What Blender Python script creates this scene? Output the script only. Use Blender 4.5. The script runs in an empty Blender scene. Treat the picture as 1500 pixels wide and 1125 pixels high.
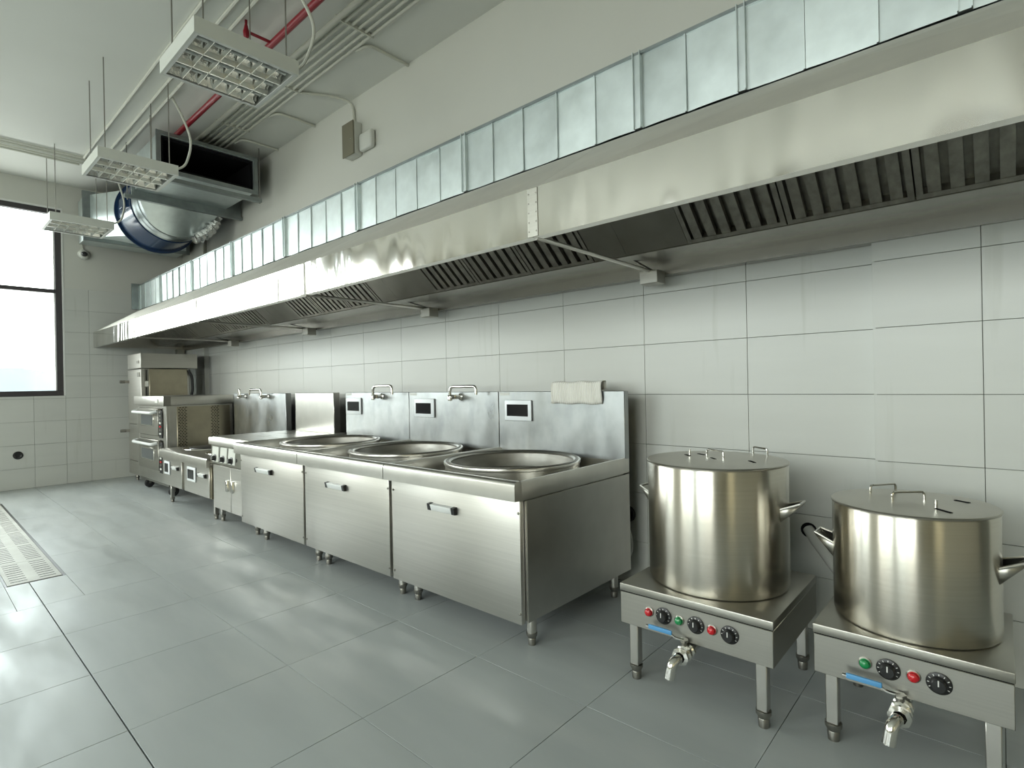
import bpy, bmesh, math, random
from mathutils import Vector, Matrix
random.seed(7)
S = bpy.context.scene
COL = S.collection
PI = math.pi

# ------------------------------------------------------------------ camera, sky, exposure
CAM = Vector((9.4686, -2.9942, 1.2469))
yaw, pitch, roll = 0.73, -0.001, -0.0193
fwd = Vector((-math.sin(yaw)*math.cos(pitch), math.cos(yaw)*math.cos(pitch), math.sin(pitch)))
rgt = Vector((math.cos(yaw), math.sin(yaw), 0)); upv = rgt.cross(fwd)
c_, s_ = math.cos(roll), math.sin(roll)
rr = c_*rgt + s_*upv; uu = -s_*rgt + c_*upv
cam = bpy.data.cameras.new('camera'); cam.sensor_width = 36.0; cam.lens = 799.07/1500*36.0
cam.clip_start = 0.05; cam.clip_end = 5000
camo = bpy.data.objects.new('camera', cam); COL.objects.link(camo)
camo.matrix_world = Matrix(((rr.x, uu.x, -fwd.x, CAM.x), (rr.y, uu.y, -fwd.y, CAM.y), (rr.z, uu.z, -fwd.z, CAM.z), (0, 0, 0, 1)))
S.camera = camo

S.view_settings.view_transform = 'Standard'
S.view_settings.look = 'None'
S.view_settings.gamma = 1.0
S.view_settings.use_curve_mapping = False
S.view_settings.exposure = 0.42
SKY = 9.0

W = bpy.data.worlds.new('sky'); S.world = W; W.use_nodes = True
nt = W.node_tree; nt.nodes.clear()
out = nt.nodes.new('ShaderNodeOutputWorld'); bg = nt.nodes.new('ShaderNodeBackground')
tc = nt.nodes.new('ShaderNodeTexCoord'); mp = nt.nodes.new('ShaderNodeMapping')
mp.inputs['Scale'].default_value = (1.6, 1.6, 5.0)
nz = nt.nodes.new('ShaderNodeTexNoise'); nz.inputs['Scale'].default_value = 1.6; nz.inputs['Detail'].default_value = 6
rp = nt.nodes.new('ShaderNodeValToRGB')
rp.color_ramp.elements[0].position = 0.35; rp.color_ramp.elements[0].color = (0.78, 0.90, 0.95, 1)
rp.color_ramp.elements[1].position = 0.60; rp.color_ramp.elements[1].color = (1.0, 0.985, 0.93, 1)
nt.links.new(tc.outputs['Generated'], mp.inputs['Vector']); nt.links.new(mp.outputs['Vector'], nz.inputs['Vector'])
nt.links.new(nz.outputs['Fac'], rp.inputs['Fac']); sep = nt.nodes.new('ShaderNodeSeparateXYZ'); nt.links.new(tc.outputs['Generated'], sep.inputs[0])
gr = nt.nodes.new('ShaderNodeMapRange'); gr.inputs['From Min'].default_value = -.06; gr.inputs['From Max'].default_value = -.01
nt.links.new(sep.outputs['Z'], gr.inputs['Value'])
gmx = nt.nodes.new('ShaderNodeMix'); gmx.data_type = 'RGBA'; gmx.inputs['A'].default_value = (.36, .37, .355, 1)
nt.links.new(gr.outputs['Result'], gmx.inputs['Factor']); nt.links.new(rp.outputs['Color'], gmx.inputs['B'])
nt.links.new(gmx.outputs['Result'], bg.inputs['Color'])
bg.inputs['Strength'].default_value = SKY
nt.links.new(bg.outputs['Background'], out.inputs['Surface'])
S.cycles.use_denoising = True
S.cycles.max_bounces = 10
S.cycles.diffuse_bounces = 6
S.cycles.glossy_bounces = 5
S.cycles.transparent_max_bounces = 8
S.cycles.caustics_reflective = False
S.cycles.caustics_refractive = False
S.cycles.sample_clamp_indirect = 12.0

def portal(name, loc, rot, sx, sy):
    l = bpy.data.lights.new(name, 'AREA'); l.shape = 'RECTANGLE'; l.size = sx; l.size_y = sy
    l.cycles.is_portal = True
    o = bpy.data.objects.new(name, l); COL.objects.link(o); o.location = loc; o.rotation_euler = rot
# window openings, some unseen and added for light: the daylight comes in through these
portal('window_portal', (0.02, -3.05, 2.46), (0, -PI/2, 0), 2.5, 3.06)
portal('window_portal', (0.02, -6.45, 2.46), (0, -PI/2, 0), 2.5, 2.7)
portal('window_portal', (5.1, -7.98, 2.46), (PI/2, 0, 0), 3.4, 2.5)
portal('window_portal', (9.1, -7.98, 2.46), (PI/2, 0, 0), 3.4, 2.5)

portal('window_portal', (14.3, -6.2, 2.25), (0, PI/2, 0), 2.7, 2.0)

# ------------------------------------------------------------------ materials
MATS = {}
def srgb(r, g, b):
    f = lambda v: (v/255/12.92) if v/255 <= .04045 else ((v/255+.055)/1.055)**2.4
    return (f(r), f(g), f(b), 1)
def mat(name, col, rough=.5, metal=0., noise=None, bump=None, rvar=None, rand=0., spec=None, coat=0., stain=None, aniso=0.):
    """noise=(scale vec, amount) colour mottling; bump=(scale vec, strength, distance); rvar=(scale vec, amount) roughness; stain=(scale, amount, colour)"""
    m = bpy.data.materials.new(name); m.use_nodes = True
    N = m.node_tree.nodes; L = m.node_tree.links
    b = N['Principled BSDF']
    b.inputs['Base Color'].default_value = col if len(col) == 4 else (*col, 1)
    b.inputs['Roughness'].default_value = rough; b.inputs['Metallic'].default_value = metal
    if spec is not None: b.inputs['Specular IOR Level'].default_value = spec
    if coat: b.inputs['Coat Weight'].default_value = coat; b.inputs['Coat Roughness'].default_value = .1
    if aniso: b.inputs['Anisotropic'].default_value = aniso
    geo = None
    def tex(scale, detail=4):
        nonlocal geo
        if geo is None: geo = N.new('ShaderNodeNewGeometry')
        mpn = N.new('ShaderNodeMapping'); mpn.inputs['Scale'].default_value = scale
        n = N.new('ShaderNodeTexNoise'); n.inputs['Scale'].default_value = 1; n.inputs['Detail'].default_value = detail
        L.new(geo.outputs['Position'], mpn.inputs['Vector']); L.new(mpn.outputs['Vector'], n.inputs['Vector'])
        return n.outputs['Fac']
    csock = None
    base = col if len(col) == 4 else (*col, 1)
    if noise:
        fac = tex(noise[0]); r = N.new('ShaderNodeMapRange')
        r.inputs['From Min'].default_value = .3; r.inputs['From Max'].default_value = .7
        r.inputs['To Min'].default_value = 1-noise[1]; r.inputs['To Max'].default_value = 1+noise[1]
        L.new(fac, r.inputs['Value'])
        mx = N.new('ShaderNodeVectorMath'); mx.operation = 'SCALE'; mx.inputs[0].default_value = base[:3]
        L.new(r.outputs['Result'], mx.inputs['Scale']); csock = mx.outputs['Vector']
    if stain:
        fac = tex(stain[0], 6); r = N.new('ShaderNodeMapRange')
        r.inputs['From Min'].default_value = stain[3] if len(stain) > 3 else .52; r.inputs['From Max'].default_value = .72
        r.inputs['To Min'].default_value = 0; r.inputs['To Max'].default_value = stain[1]
        L.new(fac, r.inputs['Value'])
        mx = N.new('ShaderNodeMix'); mx.data_type = 'RGBA'
        L.new(r.outputs['Result'], mx.inputs['Factor'])
        if csock: L.new(csock, mx.inputs['A'])
        else: mx.inputs['A'].default_value = base
        mx.inputs['B'].default_value = stain[2]; csock = mx.outputs['Result']
    if rand:
        oi = N.new('ShaderNodeObjectInfo'); r = N.new('ShaderNodeMapRange')
        r.inputs['To Min'].default_value = 1-rand; r.inputs['To Max'].default_value = 1+rand
        L.new(oi.outputs['Random'], r.inputs['Value'])
        mx = N.new('ShaderNodeVectorMath'); mx.operation = 'SCALE'
        if csock: L.new(csock, mx.inputs[0])
        else: mx.inputs[0].default_value = base[:3]
        L.new(r.outputs['Result'], mx.inputs['Scale']); csock = mx.outputs['Vector']
    if csock: L.new(csock, b.inputs['Base Color'])
    if rvar:
        fac = tex(rvar[0]); r = N.new('ShaderNodeMapRange')
        r.inputs['From Min'].default_value = .3; r.inputs['From Max'].default_value = .7
        r.inputs['To Min'].default_value = max(.02, rough-rvar[1]); r.inputs['To Max'].default_value = rough+rvar[1]
        L.new(fac, r.inputs['Value']); L.new(r.outputs['Result'], b.inputs['Roughness'])
    if bump:
        fac = tex(bump[0], bump[3] if len(bump) > 3 else 2); bn = N.new('ShaderNodeBump')
        bn.inputs['Strength'].default_value = bump[1]; bn.inputs['Distance'].default_value = bump[2]
        L.new(fac, bn.inputs['Height']); L.new(bn.outputs['Normal'], b.inputs['Normal'])
    MATS[name] = m
    return m

STEEL = (.58, .565, .525)
mat('steel', STEEL, .30, 1, noise=((9, 9, 9), .04), bump=((2.5, 2.5, 2.5), .08, .01, 0))
mat('steel_brushed', STEEL, .36, 1, noise=((1.5, 3, 160), .05), bump=((2, 2, 1.2), .12, .01, 0))
mat('steel_polished', (.64, .625, .585), .11, 1, rvar=((3, 3, 3), .03), bump=((6.5, 1, 1.8), .75, .016, 1))
mat('steel_pot', (.56, .53, .465), .27, 1, noise=((2, 2, 220), .04), bump=((5, 5, .6), .12, .01, 1))
mat('steel_stained', (.41, .425, .425), .36, 1, noise=((7, 7, 7), .12), stain=((9, 9, 4), .40, (.20, .22, .24, 1), .50), rvar=((6, 6, 2), .10), bump=((1.6, 1.6, 1.8), .35, .02, 1))
mat('steel_matte', (.72, .70, .645), .60, 1, noise=((5, 5, 5), .05), bump=((2, 2, 2), .2, .01, 1))
mat('gutter_steel', (.34, .33, .30), .26, 1, noise=((5, 5, 5), .06), bump=((2, 2, 2), .2, .012, 1))
mat('panel_white', srgb(236, 240, 242), .35)
mat('steel_dark', (.30, .29, .26), .38, 1, noise=((5, 5, 5), .1))
mat('filter_steel', (.34, .325, .29), .45, 1, noise=((30, 30, 8), .2))
mat('chrome', (.75, .74, .70), .12, 1)
mat('galvanised', (.68, .74, .74), .42, 1, noise=((14, 14, 14), .05), rvar=((6, 6, 6), .05), bump=((2.5, 2.5, 2), .3, .02, 1), rand=.10)
mat('galvanised_dark', (.30, .33, .33), .4, 1, noise=((12, 12, 12), .1))
mat('foil', (.8, .8, .78), .16, 1, bump=((60, 60, 60), .9, .02, 3))
mat('iron_wok', (.30, .29, .265), .48, 1, noise=((6, 6, 30), .12), rvar=((10, 10, 10), .08))
mat('wall_tile', srgb(205, 206, 200), .32, noise=((1.2, 1.2, 9), .022), rand=.018, spec=.35, stain=((14, 14, .9), .25, srgb(170, 172, 158), .62))
mat('grout', srgb(105, 106, 98), .8)
mat('paint', srgb(207, 207, 199), .75, noise=((1.5, 1.5, 1.5), .02), bump=((60, 60, 60), .08, .004))
mat('paint_ceiling', srgb(222, 223, 217), .8, noise=((.8, .8, .8), .03), bump=((40, 40, 40), .06, .004))
mat('floor_tile', srgb(172, 177, 176), .42, noise=((1.0, 3.5, 1), .06), rvar=((1.6, 7, 1), .13), bump=((2.0, 8, 1), .10, .004, 1), rand=.02, stain=((.9, 3.4, 1), .28, srgb(198, 200, 195), .48))
mat('floor_grout', srgb(95, 96, 90), .8)
mat('far_wall', srgb(196, 190, 172), .7)
mat('frame_dark', srgb(62, 58, 60), .45)
mat('white_trim', srgb(225, 226, 222), .5)
mat('white_enamel', srgb(214, 216, 208), .4)
mat('white_plastic', srgb(208, 209, 202), .45)
mat('conduit_white', srgb(205, 205, 194), .5)
mat('tan_plastic', srgb(120, 116, 98), .55)
mat('black', (.012, .012, .012), .35)
mat('black_matte', (.01, .01, .011), .9, spec=.1)
mat('screen_black', (.012, .012, .014), .12)
mat('rubber', (.015, .015, .016), .6)
mat('red_pipe', srgb(140, 22, 38), .35)
mat('red_light', srgb(190, 18, 30), .25, coat=.5)
mat('green_light', srgb(20, 135, 75), .25, coat=.5)
mat('blue_grip', srgb(85, 150, 200), .45)
mat('blue_fan', srgb(30, 56, 92), .25, coat=.5)
mat('handle_silver', srgb(226, 228, 226), .35)
mat('stand_steel', (.42, .41, .37), .36, 1, noise=((1.5, 3, 160), .04), bump=((2, 2, 1.2), .25, .01, 1))
mat('lid_steel', (.43, .41, .36), .34, 1, noise=((6, 6, 6), .05), bump=((3, 3, 3), .3, .01, 1))
mat('glass_dark', (.09, .10, .105), .12, spec=.6)
mat('hot_plate', (.035, .035, .036), .3)
mat('tick_white', (.75, .75, .72), .5)
mat('towel', srgb(236, 235, 228), .9, bump=((400, 400, 400), .3, .002))
mat('towel_stripe', srgb(212, 209, 198), .9)
mat('lamp_mirror', (.80, .80, .77), .14, 1, bump=((30, 30, 30), .25, .01))
mat('lamp_louver', (.70, .70, .66), .30, 1)
mat('lamp_tube', srgb(232, 234, 228), .35)
mat('grate_steel', (.36, .36, .33), .6, 1, noise=((5, 5, 5), .1))
mat('steam_tan', (.42, .38, .29), .33, 1, noise=((8, 8, 8), .08))
mat('mountain', (.086, .108, .118), .95, noise=((.01, .01, .01), .08))
bl = bpy.data.materials.new('added_blind'); bl.use_nodes = True; N = bl.node_tree.nodes; L = bl.node_tree.links; N.clear()  # translucent cloth of the added blind, dims and warms the daylight
go = N.new('ShaderNodeOutputMaterial'); gm = N.new('ShaderNodeMixShader'); gt = N.new('ShaderNodeBsdfTranslucent'); gg = N.new('ShaderNodeBsdfDiffuse')
gt.inputs['Color'].default_value = (.62, .57, .46, 1); gg.inputs['Color'].default_value = (.8, .76, .66, 1); gm.inputs['Fac'].default_value = .35
L.new(gt.outputs[0], gm.inputs[1]); L.new(gg.outputs[0], gm.inputs[2]); L.new(gm.outputs[0], go.inputs['Surface'])
MATS['added_blind'] = bl
pm = MATS['steel_pot'].node_tree; tg = pm.nodes.new('ShaderNodeTangent'); tg.direction_type = 'RADIAL'; tg.axis = 'Z'
pb = pm.nodes['Principled BSDF']; pb.inputs['Anisotropic'].default_value = .88; pb.inputs['Anisotropic Rotation'].default_value = .25
pm.links.new(tg.outputs['Tangent'], pb.inputs['Tangent'])
# window glass: thin, almost clear, a little mirror
g = bpy.data.materials.new('window_glass'); g.use_nodes = True; N = g.node_tree.nodes; L = g.node_tree.links; N.clear()
go = N.new('ShaderNodeOutputMaterial'); gm = N.new('ShaderNodeMixShader'); gt = N.new('ShaderNodeBsdfTransparent'); gg = N.new('ShaderNodeBsdfGlossy')
gt.inputs['Color'].default_value = (.95, .97, .96, 1); gg.inputs['Roughness'].default_value = .02; gm.inputs['Fac'].default_value = .07
L.new(gt.outputs[0], gm.inputs[1]); L.new(gg.outputs[0], gm.inputs[2]); L.new(gm.outputs[0], go.inputs['Surface'])
MATS['window_glass'] = g

# ------------------------------------------------------------------ mesh builders (world coordinates)
class MB:
    def __init__(self): self.v = []; self.f = []
    def add(self, vs, fs):
        o = len(self.v); self.v += [tuple(p) for p in vs]; self.f += [tuple(i+o for i in f) for f in fs]; return self
    def box(self, x0, y0, z0, x1, y1, z1):
        return self.add([(x0, y0, z0), (x1, y0, z0), (x1, y1, z0), (x0, y1, z0), (x0, y0, z1), (x1, y0, z1), (x1, y1, z1), (x0, y1, z1)],
                        [(3, 2, 1, 0), (4, 5, 6, 7), (0, 1, 5, 4), (1, 2, 6, 5), (2, 3, 7, 6), (3, 0, 4, 7)])
    def cbox(self, c, sx, sy, sz, rot=None):
        """box about a centre, optionally turned by a matrix"""
        vs = []
        for dz in (-.5, .5):
            for dx, dy in ((-.5, -.5), (.5, -.5), (.5, .5), (-.5, .5)):
                p = Vector((dx*sx, dy*sy, dz*sz))
                if rot is not None: p = rot @ p
                vs.append(p + Vector(c))
        return self.add(vs, [(3, 2, 1, 0), (4, 5, 6, 7), (0, 1, 5, 4), (1, 2, 6, 5), (2, 3, 7, 6), (3, 0, 4, 7)])
    def prism(self, pts, axis, a, b):
        """closed polygon extruded along an axis; pts are the other two coordinates in order"""
        def P(q, t):
            if axis == 'x': return (t, q[0], q[1])
            if axis == 'y': return (q[0], t, q[1])
            return (q[0], q[1], t)
        n = len(pts)
        return self.add([P(q, a) for q in pts] + [P(q, b) for q in pts],
                        [tuple(range(n))[::-1], tuple(range(n, 2*n))] + [(i, (i+1) % n, n+(i+1) % n, n+i) for i in range(n)])
    def tube(self, pts, r, n=10, caps=True, radii=None):
        pts = [Vector(p) for p in pts]; m = len(pts)
        rings = []; ref = None
        for i, p in enumerate(pts):
            d = (pts[min(i+1, m-1)] - pts[max(i-1, 0)]).normalized()
            if ref is None:
                ref = Vector((0, 0, 1)) if abs(d.z) < .9 else Vector((1, 0, 0))
            a = (ref - d*ref.dot(d)).normalized(); b = d.cross(a); ref = a
            rad = radii[i] if radii else r
            rings.append([p + rad*(math.cos(2*PI*k/n)*a + math.sin(2*PI*k/n)*b) for k in range(n)])
        vs = [q for ring in rings for q in ring]; fs = []
        for i in range(m-1):
            for k in range(n):
                fs.append((i*n+k, i*n+(k+1) % n, (i+1)*n+(k+1) % n, (i+1)*n+k))
        if caps: fs += [tuple(range(n))[::-1], tuple(range((m-1)*n, m*n))]
        return self.add(vs, fs)
    def cyl(self, p, q, r, n=16): return self.tube([p, q], r, n)
    def lathe(self, prof, c, n=48, axis='z'):
        """profile (r, h) about an axis through c; r = 0 ends close"""
        vs = []; idx = []
        for r, h in prof:
            row = []
            if r < 1e-6:
                row = [len(vs)]*n; vs.append(self._ax(0, 0, h, c, axis))
            else:
                for k in range(n):
                    row.append(len(vs)); vs.append(self._ax(r*math.cos(2*PI*k/n), r*math.sin(2*PI*k/n), h, c, axis))
            idx.append(row)
        fs = []
        for i in range(len(idx)-1):
            for k in range(n):
                q = [idx[i][k], idx[i][(k+1) % n], idx[i+1][(k+1) % n], idx[i+1][k]]
                u = []
                for t in q:
                    if t not in u: u.append(t)
                if len(u) > 2: fs.append(tuple(u))
        return self.add(vs, fs)
    @staticmethod
    def _ax(x, y, h, c, axis):
        if axis == 'z': return (c[0]+x, c[1]+y, c[2]+h)
        if axis == 'y': return (c[0]+x, c[1]-h, c[2]+y)     # h runs towards -Y
        return (c[0]+h, c[1]+x, c[2]+y)

def bend(pts, r, n=5):
    """a polyline with its inner corners rounded"""
    pts = [Vector(p) for p in pts]; o = [pts[0]]
    for i in range(1, len(pts)-1):
        a = (pts[i-1]-pts[i]); b = (pts[i+1]-pts[i]); t = min(r, a.length*.49, b.length*.49)
        p0 = pts[i]+a.normalized()*t; p1 = pts[i]+b.normalized()*t
        for k in range(n+1):
            s = k/n; o.append((1-s)**2*p0 + 2*s*(1-s)*pts[i] + s*s*p1)
    o.append(pts[-1]); return o

def origin(o):
    v = Vector((0, 0, 0))
    while o is not None: v += o.location; o = o.parent
    return v
def obj(name, mb, m, parent=None, bevel=0., seg=2, smooth=True, loc=None):
    me = bpy.data.meshes.new(name)
    if parent is not None: off = origin(parent)
    elif loc is not None: off = Vector(loc)
    else:
        xs = [p[0] for p in mb.v]; ys = [p[1] for p in mb.v]; zs = [p[2] for p in mb.v]
        off = Vector(((min(xs)+max(xs))/2, (min(ys)+max(ys))/2, min(zs)))
    me.from_pydata([Vector(p)-off for p in mb.v], [], mb.f)
    bm = bmesh.new(); bm.from_mesh(me)
    bmesh.ops.recalc_face_normals(bm, faces=bm.faces)
    if bevel > 0:
        es = [e for e in bm.edges if len(e.link_faces) == 2 and e.calc_face_angle(0) > .6]
        bmesh.ops.bevel(bm, geom=es, offset=bevel, segments=seg, affect='EDGES', profile=.5, clamp_overlap=True)
    bm.to_mesh(me); bm.free()
    if smooth:
        me.shade_smooth(); me.set_sharp_from_angle(angle=math.radians(38))
    me.materials.append(MATS[m])
    o = bpy.data.objects.new(name, me); COL.objects.link(o)
    if parent is not None: o.parent = parent
    else: o.location = off
    return o
def thing(name, label, cat, loc, group=None):
    o = bpy.data.objects.new(name, None); COL.objects.link(o); o.location = loc; o.empty_display_size = .1
    o['label'] = label; o['category'] = cat
    if group: o['group'] = group
    return o
def tag(o, label, cat, group=None, kind=None):
    o['label'] = label; o['category'] = cat
    if group: o['group'] = group
    if kind: o['kind'] = kind
    return o
def struct(name, mb, m, **k):
    o = obj(name, mb, m, **k); o['kind'] = 'structure'; return o
def share(src, name, parent, loc, rotz=0.):
    """another object with the same mesh"""
    o = bpy.data.objects.new(name, src.data); COL.objects.link(o); o.parent = parent
    o.location = Vector(loc) - (origin(parent) if parent else Vector((0, 0, 0))); o.rotation_euler = (0, 0, rotz)
    return o

# ------------------------------------------------------------------ room
H = 4.07; RX = 14.0; RY = -8.0; ZT = 2.665; WT = .25
floor = struct('floor', MB().box(-WT, RY-WT, -.15, RX, WT, -.012), 'floor_grout')
ceiling = struct('ceiling', MB().box(-WT, RY-WT, H, RX+WT, WT, H+.2), 'paint_ceiling')
wall_back = struct('wall_back', MB().box(-WT, .012, 0, RX, WT, H), 'grout')
B0, B1, BZ0, BZ1 = -7.2, -5.2, .9, 3.6
struct('wall_right', MB().box(RX, RY-WT, 0, RX+WT, B0, H).box(RX, B1, 0, RX+WT, WT, H).box(RX, B0, 0, RX+WT, B1, BZ0).box(RX, B0, BZ1, RX+WT, B1, H), 'far_wall')
# painted band above the tiles (back wall), slightly behind the tile faces
obj('painted_band', MB().box(0, .003, ZT, RX, .013, H), 'paint', wall_back)
# left wall round its two window openings
WZ0, WZ1 = 1.20, 3.72
w = MB()
w.box(-WT, RY-WT, 0, -.012, 0.012, WZ0).box(-WT, RY-WT, WZ1, -.012, .012, H).box(-WT, -1.515, WZ0, -.012, .012, WZ1).box(-WT, -5.05, WZ0, -.012, -4.6, WZ1).box(-WT, RY-WT, WZ0, -.012, -7.85, WZ1)
wall_left = struct('wall_left', w, 'grout')
p = MB()
p.box(-.013, RY, WZ1, -.003, 0.003, H).box(-.013, -1.515, ZT, -.003, .003, WZ1).box(-.013, -5.05, ZT, -.003, -4.6, WZ1).box(-.013, RY, ZT, -.003, -7.85, WZ1)
obj('painted_band', p, 'paint', wall_left)
w = MB()
w.box(0, RY-WT, 0, RX, RY, WZ0).box(0, RY-WT, WZ1, RX, RY, H).box(0, RY-WT, WZ0, 3.4, RY, WZ1).box(6.8, RY-WT, WZ0, 7.4, RY, WZ1).box(10.8, RY-WT, WZ0, RX, RY, WZ1)
struct('wall_front', w, 'far_wall')
# pilasters of the back wall
pil_r = struct('wall_pilaster_right', MB().box(9.05, -.052, 0, RX, .012, H), 'grout')
obj('painted_band', MB().box(9.042, -.057, ZT, RX, -.045, H), 'paint', pil_r)
pil_l = struct('wall_pilaster_left', MB().box(0, -.052, 0, .838, .012, H), 'grout')
obj('painted_band', MB().box(0, -.057, ZT, .845, .004, H), 'paint', pil_l)

# tiles: 600 x 300 on the walls
zr = [0, .265] + [.265+.3*k for k in range(1, 9)]
G = .0012
def tile_cache():
    d = {}
    def get(key, mk, parent, loc, m, name='tile'):
        if key in d: return share(d[key], name, parent, loc)
        o = obj(name, mk(), m, None, bevel=.0006, seg=1, loc=(0, 0, 0)); o.parent = parent
        o.location = Vector(loc)-origin(parent); d[key] = o; return o
    return get
tc1 = tile_cache()
def wall_tiles_y(parent, xs, y, zs):
    for a, b in zip(xs[:-1], xs[1:]):
        for z0, z1 in zip(zs[:-1], zs[1:]):
            wd, ht = b-a-2*G, z1-z0-2*G
            if wd < .01 or ht < .01: continue
            tc1((round(wd, 3), round(ht, 3), 'y'), lambda: MB().box(-wd/2, 0, -ht/2, wd/2, .011, ht/2), parent, ((a+b)/2, y, (z0+z1)/2), 'wall_tile')
def wall_tiles_x(parent, ys, x, zs):
    for a, b in zip(ys[:-1], ys[1:]):
        for z0, z1 in zip(zs[:-1], zs[1:]):
            wd, ht = abs(b-a)-2*G, z1-z0-2*G
            if wd < .01 or ht < .01: continue
            tc1((round(wd, 3), round(ht, 3), 'x'), lambda: MB().box(-.011, -wd/2, -ht/2, 0, wd/2, ht/2), parent, (x, (a+b)/2, (z0+z1)/2), 'wall_tile')
xs = [.845] + [1.258+.601*k for k in range(13)] + [9.045]
xs = sorted(set(round(v, 4) for v in xs))
xs = [v for i, v in enumerate(xs) if i == 0 or v - xs[i-1] > .02]
wall_tiles_y(wall_back, xs, 0, zr)
wall_tiles_y(pil_r, [9.042, 9.418, 10.019, 10.62], -.06, zr)
wall_tiles_x(pil_r, [-.06, .0], 9.042, zr) if False else None
obj('pilaster_edge', MB().box(9.042, -.0595, 0, 9.052, .0, ZT), 'wall_tile', pil_r)
wall_tiles_y(pil_l, [0, .245, .845], -.06, zr)
obj('pilaster_edge', MB().box(.836, -.0595, 0, .846, 0, ZT), 'wall_tile', pil_l)
wall_tiles_x(wall_left, [-.06, -.645, -1.245, -1.515], 0, zr)
wall_tiles_x(wall_left, [-1.515, -1.845, -2.445, -3.045, -3.645, -4.245, -4.845], 0, [z for z in zr if z < 1.18] + [WZ0])

# floor tiles 600 x 600, left out where the drain cover lies
tf = tile_cache()
GX0, GX1, GY0, GY1 = 1.066, 4.70, -2.575, -2.265
fx = [-.134 + .6*k for k in range(18)]
fx = [0] + [v for v in fx if v > .05]
fy = [-.001, -.06, -.657] + [-1.257-.6*k for k in range(6)]
def ftile(x0, x1, y0, y1):
    if abs(y1+2.457) < .01: y1 -= .0015
    if abs(y0+2.457) < .01: y0 += .0015
    wd, dp = x1-x0-.0022, y1-y0-.0022
    if wd < .01 or dp < .01: return
    tf((round(wd, 3), round(dp, 3)), lambda: MB().box(-wd/2, -dp/2, -.013, wd/2, dp/2, 0), floor, ((x0+x1)/2, (y0+y1)/2, 0), 'floor_tile')
for x0, x1 in zip(fx[:-1], fx[1:]):
    for y1, y0 in zip(fy[:-1], fy[1:]):
        if x1 > GX0+.01 and x0 < GX1-.01 and y1 > GY0 and y0 < GY1:
            # cut round the drain cover
            cx0, cx1 = max(x0, GX0), min(x1, GX1)
            if y1 > GY1: ftile(x0, x1, max(GY1, y0), y1)
            if y0 < GY0: ftile(x0, x1, y0, min(GY0, y1))
            a, b = max(y0, GY0), min(y1, GY1)
            if cx0 > x0+.02: ftile(x0, cx0, a, b)
            if cx1 < x1-.02: ftile(cx1, x1, a, b)
        else: ftile(x0, x1, y0, y1)
# floor beyond the tiled part in view
obj('floor_screed', MB().box(-.0, RY, -.013, RX, -4.26, -.0005).box(10.05, -4.26, -.013, RX, .0, -.0005), 'floor_tile', floor)

# windows
def window(name, axis, a0, a1, x, nm, sgn):
    """a0..a1 along the wall, x the wall plane, nm mullion positions"""
    f = MB(); fw = .07; d0, d1 = (x-.10, x-.02) if sgn < 0 else (x-.10, x-.02)
    def bx(mb, u0, u1, z0, z1, e0=d0, e1=d1):
        if axis == 'y': mb.box(e0, u0, z0, e1, u1, z1)
        else: mb.box(u0, e0, z0, u1, e1, z1)
    bx(f, a0, a1, WZ0, WZ0+fw); bx(f, a0, a1, WZ1-fw, WZ1); bx(f, a0, a0+fw, WZ0+fw, WZ1-fw); bx(f, a1-fw, a1, WZ0+fw, WZ1-fw)
    fr = struct(name, f, 'frame_dark', bevel=.004, seg=1)
    t = MB(); bx(t, a0+fw, a1-fw, 2.585, 2.635); obj('transom', t, 'frame_dark', fr)
    cuts = [a0+fw] + nm + [a1-fw]
    for m in nm:
        t = MB(); bx(t, m-.03, m+.03, WZ0+fw, 2.585); bx(t, m-.03, m+.03, 2.635, WZ1-fw); obj('mullion', t, 'frame_dark', fr)
    for i in range(len(cuts)-1):
        u0 = cuts[i] + (.03 if i else 0); u1 = cuts[i+1] - (.03 if i < len(cuts)-2 else 0)
        for z0, z1 in ((WZ0+fw, 2.585), (2.635, WZ1-fw)):
            t = MB(); bx(t, u0, u1, z0, z1, x-.065, x-.055); obj('pane', t, 'window_glass', fr, smooth=False)
            s = MB(); e = (x-.07, x-.05)
            bx(s, u0, u0+.012, z0, z1, x-.075, x-.045); bx(s, u1-.012, u1, z0, z1, x-.075, x-.045)
            obj('bead', s, 'white_trim', fr)
    return fr
w1 = window('window_1', 'y', -4.6, -1.53, 0, [-3.05], 1)
window('window_2', 'y', -7.85, -5.05, 0, [-6.45], 1)
window('added_window_3', 'x', 3.4, 6.8, RY, [5.1], 1)  # unseen window, added so daylight reaches the tiles and ranges
window('added_window_5', 'x', 7.4, 10.8, RY, [9.1], 1)  # second unseen window added behind the camera for flat daylight
f = MB().box(RX+.05, B0, BZ0, RX+.11, B1, BZ0+.06).box(RX+.05, B0, BZ1-.06, RX+.11, B1, BZ1)
for y in (B0, B1-.06): f.box(RX+.05, y, BZ0+.06, RX+.11, y+.06, BZ1-.06)
w4 = struct('added_window_4', f, 'frame_dark')  # unseen window, added to bring light in from the right
for y in (B0+.06,): obj('pane', MB().box(RX+.075, y, BZ0+.06, RX+.083, y+1.88, BZ1-.06), 'window_glass', w4, smooth=False)
for y in (B0+.02,): obj('added_blind', MB().box(RX+.015, y, BZ0+.01, RX+.017, y+1.95, BZ1-.01), 'added_blind', w4, smooth=False)  # added with its window to soften and warm that light
struct('trim_1', MB().box(-.03, -1.53, WZ0, .002, -1.513, WZ1), 'white_trim')
struct('trim_2', MB().box(-.03, -4.6, WZ1-.002, .002, -1.513, WZ1+.02), 'white_trim')

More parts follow.
